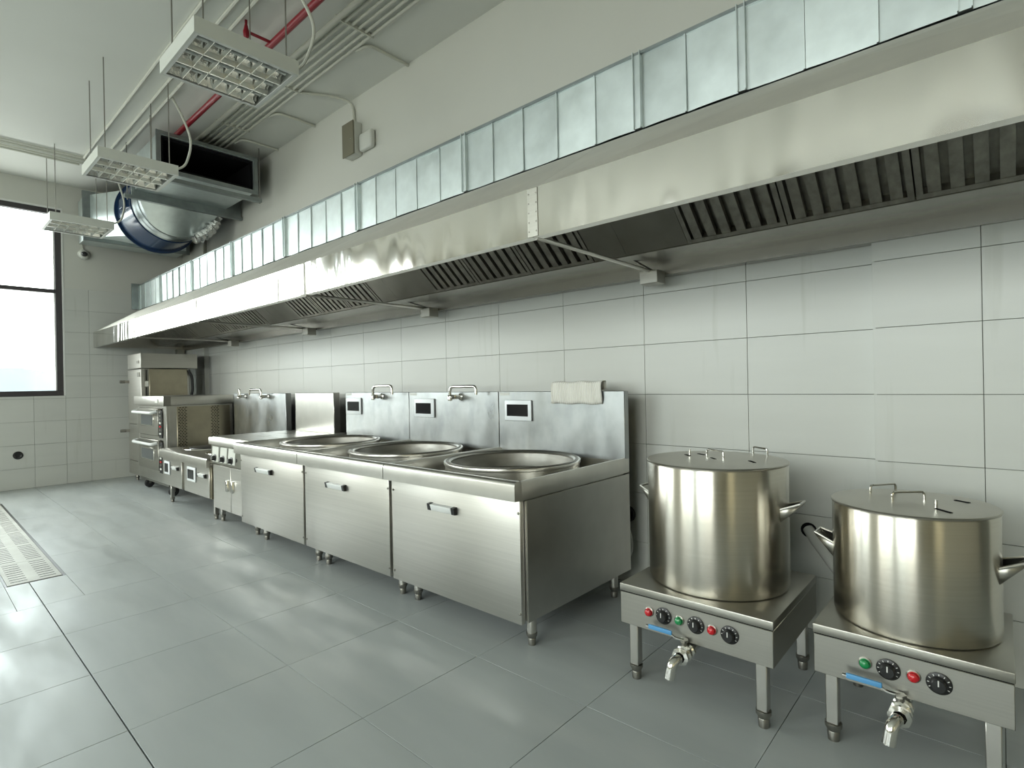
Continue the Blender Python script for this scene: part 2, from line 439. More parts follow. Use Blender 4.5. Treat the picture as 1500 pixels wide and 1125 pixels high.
# the hills outside
hm = MB(); random.seed(3)
n = 60; top = []
for i in range(n+1):
    y = -900 + 1800*i/n
    h = 26 + 34*math.exp(-((y+160)/150)**2) + 22*math.exp(-((y-120)/110)**2) + 20*math.exp(-((y+520)/200)**2) + 3*math.sin(i*1.3)
    top.append((y, h))
vs = []
for y, h in top: vs += [(-1250, y, -60), (-1400, y, h), (-1700, y, h*.6), (-1750, y, -60)]
fs = []
for i in range(n):
    for k in range(3): fs.append((i*4+k, i*4+4+k, i*4+5+k, i*4+1+k))
hm.add(vs, fs)
tag(obj('mountain', hm, 'mountain'), 'hazy pale blue mountain ridge outside the window', 'mountain')

# ------------------------------------------------------------------ small parts used by several things
def leg(parent, x, y, z1, r=.024, square=False, foot=.06):
    if square: l = obj('leg', MB().box(x-r*.8, y-r*.8, foot, x+r*.8, y+r*.8, z1), 'steel', parent, bevel=.003, seg=1)
    else: l = obj('leg', MB().cyl((x, y, foot), (x, y, z1), r, 16), 'steel', parent)
    obj('foot', MB().lathe([(0, 0), (r*.75, 0), (r*.85, foot*.5), (r*.8, foot*.55), (r*1.12, foot*.8), (r*1.12, foot), (0, foot)], (x, y, 0), 12), 'steel_dark', l)
    return l
def pull(parent, x0, x1, y, z, hh=.018):
    """a bar pull: bright trapezoid grip between two dark ends, on a face looking to -Y"""
    h = obj('handle', MB().prism([(y, z-hh), (y-.016, z-hh), (y-.026, z+hh*.8), (y, z+hh)], 'x', x0+.024, x1-.024), 'handle_silver', parent, bevel=.002, seg=1)
    for a, b in ((x0, x0+.023), (x1-.023, x1)):
        obj('end_cap', MB().prism([(y, z-hh*1.1), (y-.018, z-hh), (y-.024, z+hh*.9), (y, z+hh*1.1)], 'x', a, b), 'black', h)
    return h
def display(parent, x0, x1, z0, z1, y, sx0=None, sx1=None, sz0=None, sz1=None, name='control_panel'):
    """pale rounded frame with a black screen, on a face looking to -Y"""
    fr = obj(name, MB().box(x0, y-.014, z0, x1, y+.0005, z1), 'panel_white', parent, bevel=.007, seg=2)
    obj('screen', MB().box(sx0, y-.0165, sz0, sx1, y-.013, sz1), 'screen_black', fr, bevel=.001, seg=1)
    return fr
def swing_tap(parent, x, y, z, xs, top, ydir=-.10):
    """wall tap: boss on the splashback, riser, swivel arm over to x = xs, short down spout"""
    f = obj('faucet', MB().tube(bend([(x, y-.06, z-.01), (x, y-.06, top), (xs, y-.06, top), (xs, y-.06, z+.012)], .05, 6), .0115, 10), 'chrome', parent)
    obj('valve', MB().lathe([(0, 0), (.026, 0), (.026, .012), (.016, .02), (.016, .062), (0, .064)], (x+.055, y, z-.004), 14, 'y').cyl((x+.06, y-.06, z-.004), (x-.012, y-.06, z-.004), .017, 12).lathe([(0, -.03), (.017, -.028), (.02, 0), (.013, .012), (0, .013)], (x, y-.06, z-.004), 12), 'chrome', f)
    obj('valve_lever', MB().box(x+.045, y-.10, z-.012, x+.065, y-.07, z+.002), 'steel_dark', f, bevel=.003, seg=1)
    return f

# ------------------------------------------------------------------ three wok ranges
def wok_range(x0, x1, label, disp, tap, legs, handle, sb, dx):
    t = thing('wok_range', label, 'stove', ((x0+x1)/2, -.68, 0), 'big steel wok ranges along the wall')
    FY = -1.15
    obj('body', MB().box(x0+.012, -1.118, .165, x1-.012, -.205, .711), 'steel_brushed', t, bevel=.002, seg=1)
    obj('side_panel', MB().box(x1-.0125, -1.118, .160, x1-.004, -.20, .714), 'steel', t, bevel=.001, seg=1)
    door = obj('front_panel', MB().box(x0+.010, FY, .155, x1-.019, -1.122, .714), 'steel_brushed', t, bevel=.003, seg=2)
    for sx in (x0+.025, x1-.027):
        for sz in (.205, .66): obj('screw', MB().lathe([(0, .006), (.005, .004), (.007, 0)], (sx, FY, sz), 8, 'y'), 'steel_dark', door)
    hx0, hx1 = handle
    pull(door, hx0, hx1, FY, .612)
    # worktop: rolled front edge, side rails, back rail round a sunken tray
    top = MB()
    zt, zl = .810, .722
    prof = [(-1.150, zl), (-1.20, zl), (-1.20, zt-.020), (-1.197, zt-.010), (-1.190, zt-.003), (-1.182, zt), (-1.158, zt-.001), (-1.152, zt-.006), (-1.150, zt-.014)]
    top.prism(prof, 'x', x0+.003, x1-.003)
    for a, b in ((x0+.003, x0+.018), (x1-.018, x1-.003)):
        top.prism([(a, zl), (b, zl), (b, zt-.010), (b-.004, zt-.002), (a+.004, zt-.002), (a, zt-.008)], 'y', -1.151, -.205)
    top.box(x0+.018, -.241, zl, x1-.018, -.205, zt-.02)
    top.box(x0+.018, -1.151, zl-.010, x1-.018, -.241, .724)
    obj('worktop', top, 'steel', t)
    xc, yc = (x0+x1)/2 + dx, -.668
    obj('wok_ring', MB().lathe([(.372, .0), (.383, .0), (.383, .072), (.389, .074), (.391, .083), (.389, .092), (.360, .094), (.350, .086), (.360, .07)], (xc, yc, .723), 72), 'steel', t)
    bowl = [(.372, .812), (.378, .817), (.374, .822), (.364, .820)] + [(.356*math.cos(a), .812-.25*math.sin(a)) for a in [k*PI/2/12 for k in range(0, 12)]] + [(0, .562)]
    bowl = [(r, h-.723) for r, h in bowl]
    obj('wok_bowl', MB().lathe(bowl, (xc, yc, .723), 72), 'iron_wok', t)
    sp = obj('backsplash', MB().box(sb[0], -.240, .725, sb[1], -.195, 1.192), 'steel_stained', t, bevel=.003, seg=1)
    px, sxx = disp
    display(t, px[0], px[1], px[2], px[3], -.24, *sxx)
    obj('sticker', MB().box(sb[0]+.012, -.2412, 1.165, sb[0]+.10, -.2395, 1.186), 'white_plastic', t)
    if tap: swing_tap(t, tap[0], -.24, tap[1], tap[2], tap[3])
    for lx in legs:
        for ly in (-1.005, -.26): leg(t, lx, ly, .17)
    return t
A0, A1, A2, A3 = 4.80, 5.872, 6.876, 7.868
wok_range(A0, A1, 'wok range farthest from the soup kettles, beside the knobbed range', ((4.939, 5.187, .994, 1.143), (4.972, 5.162, 1.025, 1.110)), (5.454, 1.162, 5.728, 1.247), (4.945, 5.79), (5.12, 5.385), (4.92, 5.870), .06)
wok_range(A1, A2, 'middle wok range of the three, with a swing tap on its backsplash', ((5.952, 6.198, .994, 1.141), (5.978, 6.163, 1.022, 1.106)), (6.442, 1.160, 6.716, 1.232), (5.925, 6.778), (6.185, 6.41), (5.874, 6.874), .02)
r3 = wok_range(A2, A3, 'nearest wok range, with a towel on its backsplash and its side showing', ((6.942, 7.179, .996, 1.135), (6.965, 7.151, 1.027, 1.106)), None, (6.925, 7.785), (7.224, 7.432), (6.878, 7.864), .005)

# towel hanging over the backsplash of the nearest range
tw = MB(); nx, prof = 46, []
for k in range(13):
    s = k/12
    if s < .55: prof.append((-.2445-.008*math.sin(PI*min(1, s/.55)), 1.115 + s/.55*.122))
    else:
        a = (s-.55)/.45*PI
        prof.append((-.2225-.022*math.cos(a), 1.238+.010*math.sin(a) - (.040 if k == 12 else 0)))
vs = []; fs = []
for i in range(nx+1):
    x = 7.358 + (7.719-7.358)*i/nx
    rib = .0022 if i % 2 else -.0012
    for k, (y, z) in enumerate(prof):
        wav = .004*math.sin(i*.45+k*.4) + (-.010*math.exp(-i/2.5))
        vs.append((x + .004*math.sin(k*.8)*(1 if i in (0, nx) else 0) - (.012*(1-k/12) if i == 0 else 0), y-rib*(1 if k < 9 else .4)+wav*.5, z+.003*math.sin(i*.3)))
m_ = len(prof)
for i in range(nx):
    for k in range(m_-1): fs.append((i*m_+k, (i+1)*m_+k, (i+1)*m_+k+1, i*m_+k+1))
tw.add(vs, fs)
two = tag(obj('towel', tw, 'towel'), 'white ribbed cloth folded over the top of the backsplash', 'towel')
so = two.modifiers.new('thick', 'SOLIDIFY'); so.thickness = .005; so.offset = 1
two.data.materials.append(MATS['towel_stripe'])
for i, pl in enumerate(two.data.polygons):
    if (i//(m_-1)) % 2 == 0: pl.material_index = 1

# ------------------------------------------------------------------ knobbed range between low range and woks
X0, X1 = 3.925, 4.785
t = thing('cooking_range', 'steel range with three black knobs on a sloping panel and two doors below', 'stove', ((X0+X1)/2, -.6, 0))
obj('body', MB().box(X0+.01, -1.03, .135, X1-.01, -.12, .735), 'steel', t, bevel=.002, seg=1)
top = MB().prism([(-.12, .735), (-1.085, .735), (-1.085, .79), (-1.078, .80), (-.12, .80)], 'x', X0, X1)
obj('worktop', top, 'steel', t)
for i, (a, b) in enumerate(((-1.06, -.80), (-.79, -.56), (-.55, -.34))):
    for c0, c1 in ((X0+.02, (X0+X1)/2-.004), ((X0+X1)/2+.004, X1-.02)):
        obj('griddle_plate', MB().box(c0, a, .799, c1, b, .806), 'steel', t, bevel=.002, seg=1)
slope = [(-1.03, .555), (-1.072, .560), (-1.062, .732), (-1.03, .732)]
obj('control_panel', MB().prism(slope, 'x', X0+.006, X1-.006), 'steel_polished', t)
for i, kx in enumerate((4.045, 4.235, 4.42)):
    pl = obj('knob_plate', MB().prism([(-1.068, .575), (-1.076, .578), (-1.067, .715), (-1.06, .715)], 'x', kx-.075, kx+.075), 'white_enamel', t)
    k = obj('knob', MB().lathe([(.034, 0), (.034, .006), (.024, .010), (.021, .032), (.016, .036), (0, .036)], (kx, -1.070, .612), 20, 'y'), 'black', t)
    obj('pointer', MB().box(kx-.003, -1.109, .600, kx+.003, -1.104, .632), 'tick_white', k)
for a, b, hx in ((X0+.015, 4.345, 4.288), (4.352, X1-.012, 4.40)):
    d = obj('door', MB().box(a, -1.055, .140, b, -1.03, .545), 'steel_brushed', t, bevel=.003, seg=1)
    obj('handle', MB().prism([(hx-.022, -1.055), (hx+.022, -1.055), (hx+.016, -1.075), (hx-.016, -1.075)], 'z', .325, .425), 'chrome', d, bevel=.002, seg=1)
    obj('grip_recess', MB().box(hx-.010, -1.0762, .335, hx+.010, -1.0745, .415), 'steel_dark', d)
obj('backsplash', MB().box(4.03, -.285, .80, 4.783, -.22, 1.192), 'steel', t, bevel=.003, seg=1)
for lx in (X0+.045, X1-.06):
    for ly in (-.985, -.2): leg(t, lx, ly, .14, .022, True)

# ------------------------------------------------------------------ low soup range with two hobs
X0, X1 = 2.45, 3.885
t = thing('low_range', 'low steel range with two round hobs and two screens on its front', 'stove', ((X0+X1)/2, -.6, 0))
obj('body', MB().box(X0+.02, -1.035, .205, X1-.015, -.12, .50), 'steel_dark', t, bevel=.002, seg=1)
obj('worktop', MB().prism([(-.12, .505), (-1.095, .505), (-1.095, .572), (-1.088, .588), (-1.075, .594), (-.12, .594)], 'x', X0, X1), 'steel', t)
obj('side_panel', MB().box(X1-.03, -1.05, .20, X1-.004, -.14, .505), 'steam_tan', t, bevel=.002, seg=1)
for i, (a, b, d0, d1, h0, h1) in enumerate(((X0+.02, 3.085, 2.56, 2.735, 2.80, 3.0), (3.165, X1-.03, 3.285, 3.515, 3.585, 3.785))):
    pn = obj('front_panel', MB().box(a, -1.062, .205, b, -1.034, .502), 'steel_brushed', t, bevel=.003, seg=1)
    display(pn, d0, d1, .325, .470, -1.062, d0+.025, d1-.035, .350, .445)
    pull(pn, h0, h1, -1.062, .412)
    cx = (2.82, 3.52)[i]
    hob = obj('hob', MB().lathe([(0, .004), (.235, .004), (.25, .007), (.285, .009), (.295, .005), (.297, 0)], (cx, -.66, .594), 48), 'chrome', t)
    obj('hot_plate', MB().lathe([(0, .012), (.225, .012), (.232, .009), (.235, .004)], (cx, -.66, .594), 48), 'hot_plate', hob)
sp = obj('backsplash', MB().box(X0+.05, -.30, .594, 3.85, -.24, 1.190), 'steel_stained', t, bevel=.003, seg=1)
swing_tap(t, 2.80, -.30, 1.160, 2.83, 1.235)
swing_tap(t, 3.40, -.30, 1.160, 3.10, 1.235)
for lx in (X0+.12, X1-.04):
    for ly in (-1.0, -.2): leg(t, lx, ly, .21, .022, True, .05)

# ------------------------------------------------------------------ two deck oven on castors
X0, X1, FY = 1.125, 2.30, -.97
t = thing('deck_oven', 'two deck steel oven on black castors beside the low range', 'oven', ((X0+X1)/2, -.6, 0))
obj('body', MB().box(X0, -.94, .155, X1-.012, -.24, 1.065), 'steel', t, bevel=.003, seg=1)
obj('side_panel', MB().box(X1-.013, -.86, .20, X1-.004, -.27, 1.05), 'steam_tan', t, bevel=.003, seg=1)
obj('front_frame', MB().box(X0, FY, .155, X0+.09, -.935, 1.065).box(X1-.10, FY, .155, X1, -.935, 1.065).box(X0+.09, FY, .155, X1-.10, -.935, .285).box(X0+.09, FY, .655, X1-.10, -.935, .70).box(X0+.09, FY, 1.03, X1-.10, -.935, 1.065), 'steel', t, bevel=.003, seg=1)
cap = obj('top_cowl', MB().box(X0-.01, -1.0, 1.067, X1+.004, -.23, 1.176), 'steel_brushed', t, bevel=.006, seg=2)
obj('cowl_corner', MB().box(X1+.003, -.998, 1.06, X1+.009, -.925, 1.172), 'steel_dark', cap)
obj('button', MB().box(2.02, -1.006, 1.10, 2.12, -.999, 1.145), 'white_plastic', cap)
for z0, z1 in ((.705, 1.025), (.29, .65)):
    d = obj('door', MB().box(X0+.10, -.985, z0, 2.03, -.95, z1), 'stand_steel', t, bevel=.004, seg=1)
    wn = obj('window_frame', MB().box(1.36, -.993, z0+.105, 1.88, -.984, z0+.26), 'chrome', d, bevel=.003, seg=1)
    obj('window_pane', MB().box(1.395, -.9945, z0+.122, 1.845, -.992, z0+.243), 'glass_dark', wn)
    obj('handle', MB().tube(bend([(1.20, -.985, z1-.03), (1.22, -1.045, z1-.045), (1.98, -1.045, z1-.045), (2.0, -.985, z1-.03)], .06, 5), .018, 10), 'handle_silver', d)
    st = obj('control_strip', MB().box(2.05, -.980, z0-.02, 2.17, -.968, z1-.02), 'black', t, bevel=.002, seg=1)
    for k in range(7):
        zz = z0 + .02 + k*.042
        obj('switch', MB().box(2.08, -.986, zz, 2.14, -.979, zz+.02), ('white_plastic', 'steel_dark', 'red_light')[k % 3] if k < 5 else 'steel_dark', st)
vm = MB()
for c0 in (-.846, -.491):
    for i in range(26):
        for j in range(3):
            y = c0 + j*.030 + (.012 if i % 2 else 0); z = .56 + i*.019
            vm.box(X1-.0045, y, z, X1-.002, y+.019, z+.008)
obj('vent_slots', vm, 'black_matte', t, smooth=False)['kind'] = 'stuff'
for cx, cy in ((1.26, -.88), (2.20, -.88), (1.26, -.32), (2.20, -.32)):
    c = obj('castor', MB().lathe([(0, -.018), (.045, -.018), (.055, -.010), (.055, .010), (.045, .018), (0, .018)], (cx, cy, .055), 20, 'x'), 'rubber', t)
    obj('castor_fork', MB().box(cx-.03, cy-.012, .05, cx-.022, cy+.012, .15).box(cx+.022, cy-.012, .05, cx+.03, cy+.012, .15).box(cx-.04, cy-.04, .145, cx+.04, cy+.04, .157), 'steel_dark', c)
obj('base_rail', MB().box(X0+.02, -.95, .12, X1-.02, -.90, .156), 'steel_dark', t)

# ------------------------------------------------------------------ tall steam cabinet in the corner
X0, X1, FY = .42, 1.045, -.90
t = thing('steam_cabinet', 'tall steel steaming cabinet in the corner behind the deck oven', 'cabinet', ((X0+X1)/2, -.6, 0))
obj('body', MB().box(X0, -.87, .10, X1, -.33, 1.535), 'steel', t, bevel=.003, seg=1)
obj('top_box', MB().box(X0-.003, FY, 1.545, X1+.004, -.22, 1.742), 'steel_brushed', t, bevel=.003, seg=1)
for z0, z1, hz in ((.80, 1.53, 1.372), (.30, .79, .695)):
    d = obj('door', MB().box(X0, FY, z0, X1, -.868, z1), 'steel_brushed', t, bevel=.004, seg=1)
    obj('latch', MB().box(X0+.005, -.945, hz-.018, X0+.06, -.899, hz+.018).cyl((X0+.02, -.94, hz), (X0+.02, -1.0, hz), .02, 12), 'steel_dark', d)
obj('drawer', MB().box(X0, FY, .11, X1, -.868, .29), 'steel_brushed', t, bevel=.004, seg=1)
obj('access_panel', MB().box(X1-.004, -.81, .95, X1+.014, -.353, 1.532), 'steam_tan', t, bevel=.005, seg=1)
hg = obj('hinge_strip', MB().box(X1-.002, -.862, .95, X1+.008, -.818, 1.53), 'steel_dark', t)
obj('hinge', MB().box(X1+.006, -.86, 1.30, X1+.018, -.82, 1.37), 'chrome', hg)
obj('slot', MB().box(X1+.007, -.846, 1.38, X1+.010, -.836, 1.52).box(X1+.007, -.846, 1.16, X1+.010, -.836, 1.29), 'black_matte', hg)
obj('gauge', MB().box(.88, -.907, 1.61, .98, -.899, 1.645), 'steel_dark', t)
obj('gauge', MB().box(.90, -.907, 1.43, 1.0, -.899, 1.49), 'steel_dark', t)
obj('hose', MB().tube(bend([(X1+.03, -.345, 1.52), (X1+.035, -.30, 1.42), (X1+.035, -.295, 1.22), (X1+.03, -.345, 1.08)], .12, 6), .018, 8), 'rubber', t)
for cx in (X0+.06, X1-.06):
    for cy in (-.82, -.39): leg(t, cx, cy, .11, .022, False, .05)

# ------------------------------------------------------------------ soup kettles
def kettle(label, bx0, bx1, by0, by1, pc, pr, ztop, lamps, taps, lid_handles, stub, slots):
    t = thing('soup_kettle', label, 'kettle', ((bx0+bx1)/2, (by0+by1)/2, 0), 'electric soup kettles')
    st = obj('stand', MB().box(bx0+.002, by0+.002, .235, bx1-.002, by1-.002, .366), 'stand_steel', t, bevel=.002, seg=1)
    obj('stand_top', MB().box(bx0, by0, .369, bx1, by1, .400), 'stand_steel', st, bevel=.003, seg=2)
    obj('seam', MB().box(bx0+.004, by0+.004, .364, bx1-.004, by1-.004, .371), 'black_matte', st)
    for x in (bx0+.05, bx1-.05):
        for y in (by0+.04, by1-.04): leg(t, x, y, .24, .024, True)
    # pot
    prof = [(0, 0), (pr-.012, 0), (pr-.004, .004), (pr, .014), (pr, ztop-.4-.012), (pr-.003, ztop-.4-.006), (pr-.006, ztop-.4-.006), (pr-.006, .02), (0, .02)]
    pot = obj('pot', MB().lathe(prof, (pc[0], pc[1], .4005), 96), 'steel_pot', t)
    lid = obj('lid', MB().lathe([(0, .006), (pr*.9, .005), (pr+.001, .003), (pr+.004, 0), (pr+.003, -.004), (pr-.004, -.006), (0, -.005)], (pc[0], pc[1], ztop), 96), 'lid_steel', t)
    for (ax, ay), (bx, by), hh in lid_handles:
        obj('lid_handle', MB().tube(bend([(ax, ay, ztop+.003), (ax, ay, ztop+hh), (bx, by, ztop+hh), (bx, by, ztop+.003)], .012, 4), .0042, 8), 'chrome', lid)
    obj('lid_pin', MB().cyl((stub[0], stub[1], ztop+.003), (stub[0], stub[1], ztop+.034), .005, 10), 'chrome', lid)
    for (ax, ay), (bx, by) in slots:
        a, b = Vector((ax, ay, 0)), Vector((bx, by, 0)); d = b-a
        obj('lid_slot', MB().cbox(((ax+bx)/2, (ay+by)/2, ztop+.0065), d.length, .011, .0015, Matrix.Rotation(math.atan2(d.y, d.x), 3, 'Z')), 'black_matte', lid)
    # side handles: folded sheet wedge with a rod rim
    for s in (-1, 1):
        ex = pc[0]+s*pr; zc = ztop-.16
        hd = obj('pot_handle', MB().add([(ex-s*.012, pc[1]-.06, zc-.055), (ex+s*.05, pc[1]-.04, zc+.008), (ex+s*.055, pc[1]-.04, zc+.018), (ex-s*.012, pc[1]-.06, zc-.006),
                                         (ex-s*.012, pc[1]+.06, zc-.055), (ex+s*.05, pc[1]+.04, zc+.008), (ex+s*.055, pc[1]+.04, zc+.018), (ex-s*.012, pc[1]+.06, zc-.006)],
                                        [(0, 1, 5, 4), (0, 3, 2, 1), (4, 5, 6, 7), (1, 2, 6, 5)]), 'stand_steel', t)
        hd.modifiers.new('thick', 'SOLIDIFY').thickness = .004
        obj('handle_rim', MB().tube([(ex-s*.01, pc[1]-.06, zc-.006), (ex+s*.055, pc[1]-.04, zc+.018), (ex+s*.055, pc[1]+.04, zc+.018), (ex-s*.01, pc[1]+.06, zc-.006)], .005, 8), 'steel', hd)
    for kind, x in lamps:
        if kind in 'rg':
            o = obj('indicator_lamp', MB().lathe([(.017, 0), (.017, .005), (.0135, .007), (.0135, .016), (.008, .021), (0, .022)], (x, by0+.002, .312), 20, 'y'), 'red_light' if kind == 'r' else 'green_light', st)
            o['label'] = 'red indicator lamp' if kind == 'r' else 'green indicator lamp'
            obj('bezel', MB().lathe([(.0195, 0), (.0195, .004), (.016, .006)], (x, by0+.002, .312), 20, 'y'), 'steel_dark', o)
        else:
            o = obj('dial', MB().lathe([(.033, 0), (.033, .004), (.030, .006), (.022, .007), (.020, .024), (.017, .027), (0, .027)], (x, by0+.002, .312), 28, 'y'), 'black', st)
            tm = MB()
            for k in range(9):
                a = math.radians(210-k*30) ; r0 = .0265
                tm.cbox((x+r0*math.cos(a), by0-.0046, .312+r0*math.sin(a)), .005, .001, .0022, Matrix.Rotation(-a, 3, 'Y'))
            obj('dial_marks', tm, 'tick_white', o)
            obj('pointer', MB().box(x-.0016, by0-.0257, .312, x+.0016, by0-.0245, .330), 'tick_white', o)
    # drain tap under the front
    tx, tz = taps
    y0 = by0
    tp = obj('tap', MB().tube(bend([(tx+.006, y0+.10, tz), (tx+.002, y0-.055, tz-.004), (tx-.012, y0-.098, tz-.014), (tx-.020, y0-.108, tz-.072)], .06, 6), .019, 14), 'chrome', t)
    obj('tap_body', MB().lathe([(.019, -.02), (.030, -.018), (.030, -.006), (.023, 0), (.023, .012), (.031, .016), (.031, .028), (.023, .034), (.024, .046), (.033, .050), (.033, .060), (.020, .064)], (tx+.003, y0-.004, tz-.002), 8, 'y'), 'chrome', tp)
    obj('tap_stem', MB().cyl((tx, y0-.02, tz+.015), (tx, y0-.02, tz+.045), .011, 10).cyl((tx, y0-.02, tz+.04), (tx, y0-.02, tz+.049), .017, 6), 'steel_dark', tp)
    lv = obj('tap_lever', MB().tube(bend([(tx, y0-.022, tz+.046), (tx-.035, y0-.024, tz+.046), (tx-.055, y0-.026, tz+.060), (tx-.155, y0-.028, tz+.062)], .02, 4), .005, 6), 'chrome', tp)
    obj('lever_grip', MB().cbox((tx-.095, y0-.028, tz+.062), .10, .010, .018), 'blue_grip', lv, bevel=.004, seg=2)
    return t
kettle('taller soup kettle with two red lamps and one green lamp on its stand', 8.262, 8.870, -.99, -.392, (8.551, -.668), .282, .902,
       (('r', 8.397), ('d', 8.459), ('g', 8.525), ('d', 8.591), ('r', 8.654), ('d', 8.719)), (8.552, .205),
       [((8.486, -.595), (8.576, -.64), .034), ((8.62, -.395), (8.70, -.454), .034)], (8.425, -.64), [((8.395, -.62), (8.43, -.65)), ((8.43, -.56), (8.47, -.585)), ((8.53, -.66), (8.56, -.69)), ((8.69, -.66), (8.725, -.70))])
kettle('shorter soup kettle on the right, with one green and one red lamp', 8.974, 9.490, -.91, -.392, (9.230, -.655), .237, .804,
       (('g', 9.127), ('d', 9.190), ('r', 9.255), ('d', 9.318)), (9.222, .205),
       [((9.10, -.574), (9.166, -.477), .034), ((9.18, -.676), (9.264, -.60), .034)], (9.306, -.737), [((9.306, -.742), (9.348, -.785)), ((9.345, -.55), (9.385, -.575))])

# ------------------------------------------------------------------ exhaust hood
hood = thing('exhaust_hood', 'long stainless steel extractor hood over the cooking line', 'hood', (5, -.6, 1.86))
FY0, ZB, ZF = -1.20, 1.865, 2.075
SY, SZ = -.65, 2.432
segs = [(0.0, 2.0), (2.0, 4.0), (4.0, 6.0), (6.0, 8.0), (8.0, 10.2)]
for a, b in segs:
    f = MB(); nn = 10
    f.prism([(FY0, ZB), (FY0, ZF), (FY0+.012, ZF), (FY0+.012, ZB+.012), (FY0+.045, ZB+.012), (FY0+.045, ZB)], 'x', a+.0015, b-.0015)
    obj('fascia_panel', f, 'steel_polished', hood)
    # sloped top sheet with a shallow cross fold
    mx = (a+b)/2; my, mz = (FY0+SY)/2, (ZF+SZ)/2
    nrm = Vector((0, -(SZ-ZF), (SY-FY0))).normalized()
    ce = Vector((mx, my, mz)) + nrm*.022
    s = MB().add([(a+.0015, FY0+.004, ZF), (b-.0015, FY0+.004, ZF), (b-.0015, SY, SZ), (a+.0015, SY, SZ), tuple(ce)], [(0, 1, 4), (1, 2, 4), (2, 3, 4), (3, 0, 4)])
    o = obj('top_sheet', s, 'steel_matte', hood, smooth=False); o.modifiers.new('thick', 'SOLIDIFY').thickness = .004
for x in (2.0, 4.0, 6.0, 8.0):
    j = obj('joint_strip', MB().box(x-.028, FY0-.003, ZB+.002, x+.028, FY0+.0005, ZF-.002), 'stand_steel', hood, bevel=.001, seg=1)
    rv = MB()
    for k in range(5):
        for dx in (-.02, .02): rv.lathe([(0, .003), (.003, .002), (.004, 0)], (x+dx, FY0-.003, ZB+.025+k*.04), 6, 'y')
    obj('rivets', rv, 'steel_dark', j)
# end sheet at the left wall
obj('end_sheet', MB().prism([(FY0+.012, ZB+.01), (FY0+.012, ZF), (SY, SZ-.006), (-.02, SZ-.006), (-.02, ZB+.01)], 'x', .004, .012), 'steel', hood)
obj('back_sheet', MB().box(.012, -.030, 1.90, 10.2, -.020, SZ-.006).box(.012, SY, SZ-.010, 10.2, -.02, SZ-.004), 'steel_dark', hood)
# gutter along the wall and the ledge under the filters
FLY, FLZ = -.42, 1.915     # lower edge of the filter bank
FUY, FUZ = -.83, 2.27      # upper edge
obj('gutter', MB().prism([(-.012, 1.850), (-.085, 1.850), (-.085, 1.908), (FLY, 1.908), (FLY, 1.922), (-.075, 1.918), (-.075, 1.860), (-.012, 1.860)], 'x', .012, 10.2), 'gutter_steel', hood)
ang = math.atan2(FUZ-FLZ, -(FUY-FLY)); flen = math.hypot(FUZ-FLZ, FUY-FLY)
Rf = Matrix.Rotation(-ang, 3, 'X')      # local +Y of the bank runs down towards the wall
def bank(mb, x0, x1, u0, u1, d0, d1):
    """box in the filter plane: u from the lower edge upwards, d out of the plane towards the room"""
    o = Vector((0, FLY, FLZ)); uv = Vector((0, FUY-FLY, FUZ-FLZ)).normalized(); dv = Vector((0, -uv.z, uv.y)); 
    if dv.z > 0: dv = -dv
    P = lambda x, u, d: o + Vector((x, 0, 0)) + uv*u + dv*d
    vs = [P(x0, u0, d0), P(x1, u0, d0), P(x1, u1, d0), P(x0, u1, d0), P(x0, u0, d1), P(x1, u0, d1), P(x1, u1, d1), P(x0, u1, d1)]
    return mb.add(vs, [(3, 2, 1, 0), (4, 5, 6, 7), (0, 1, 5, 4), (1, 2, 6, 5), (2, 3, 7, 6), (3, 0, 4, 7)])
starts = [.45, 2.45, 4.45, 6.45, 8.34]
prev = .012
for s0 in starts + [None]:
    e = s0 if s0 is not None else 10.2
    if e - prev > .02:
        mid = [q for q in (2.0, 4.0, 6.0, 8.0) if prev < q < e]
        cuts = [prev] + mid + [e]
        for a, b in zip(cuts[:-1], cuts[1:]): obj('blank_panel', bank(MB(), a+.001, b-.001, 0, flen, -.012, 0), 'steel_dark', hood)
    if s0 is None: break
    for k in range(3):
        a = s0 + k*.45; b = a+.45
        fr = MB(); bank(fr, a+.003, a+.024, 0, flen, -.04, .004); bank(fr, b-.024, b-.003, 0, flen, -.04, .004)
        bank(fr, a+.024, b-.024, 0, .02, -.04, .004); bank(fr, a+.024, b-.024, flen-.02, flen, -.04, .004); bank(fr, a+.005, b-.005, .005, flen-.005, -.046, -.04)
        f = obj('baffle_filter', fr, 'filter_steel', hood)
        for q in range(6):
            c = a+.024+.067*(q+.5)
            bm_ = MB(); bank(bm_, c-.020, c+.020, .012, flen-.01, -.006, .002); bank(bm_, c-.020, c-.016, .02, flen-.01, -.022, -.006); bank(bm_, c+.016, c+.020, .02, flen-.01, -.022, -.006)
            obj('baffle', bm_, 'filter_steel', f, smooth=False)
    prev = s0 + 1.35
for x in (2.0, 4.0, 6.0, 8.0):
    obj('brace', MB().tube([(x, FY0+.02, ZB+.004), (x, -.09, ZB+.002)], .011, 8), 'steel', hood)
    obj('brace_rod', MB().tube([(x-.03, -.42, 1.93), (x, -.12, 1.875), (x, -.10, 1.85)], .004, 6), 'black', hood)
for x in (.06, 2.10, 4.07, 6.03, 8.0):
    obj('grease_cup', MB().box(x-.055, -.185, 1.795, x+.055, -.088, 1.868), 'stand_steel', hood, bevel=.003, seg=1)

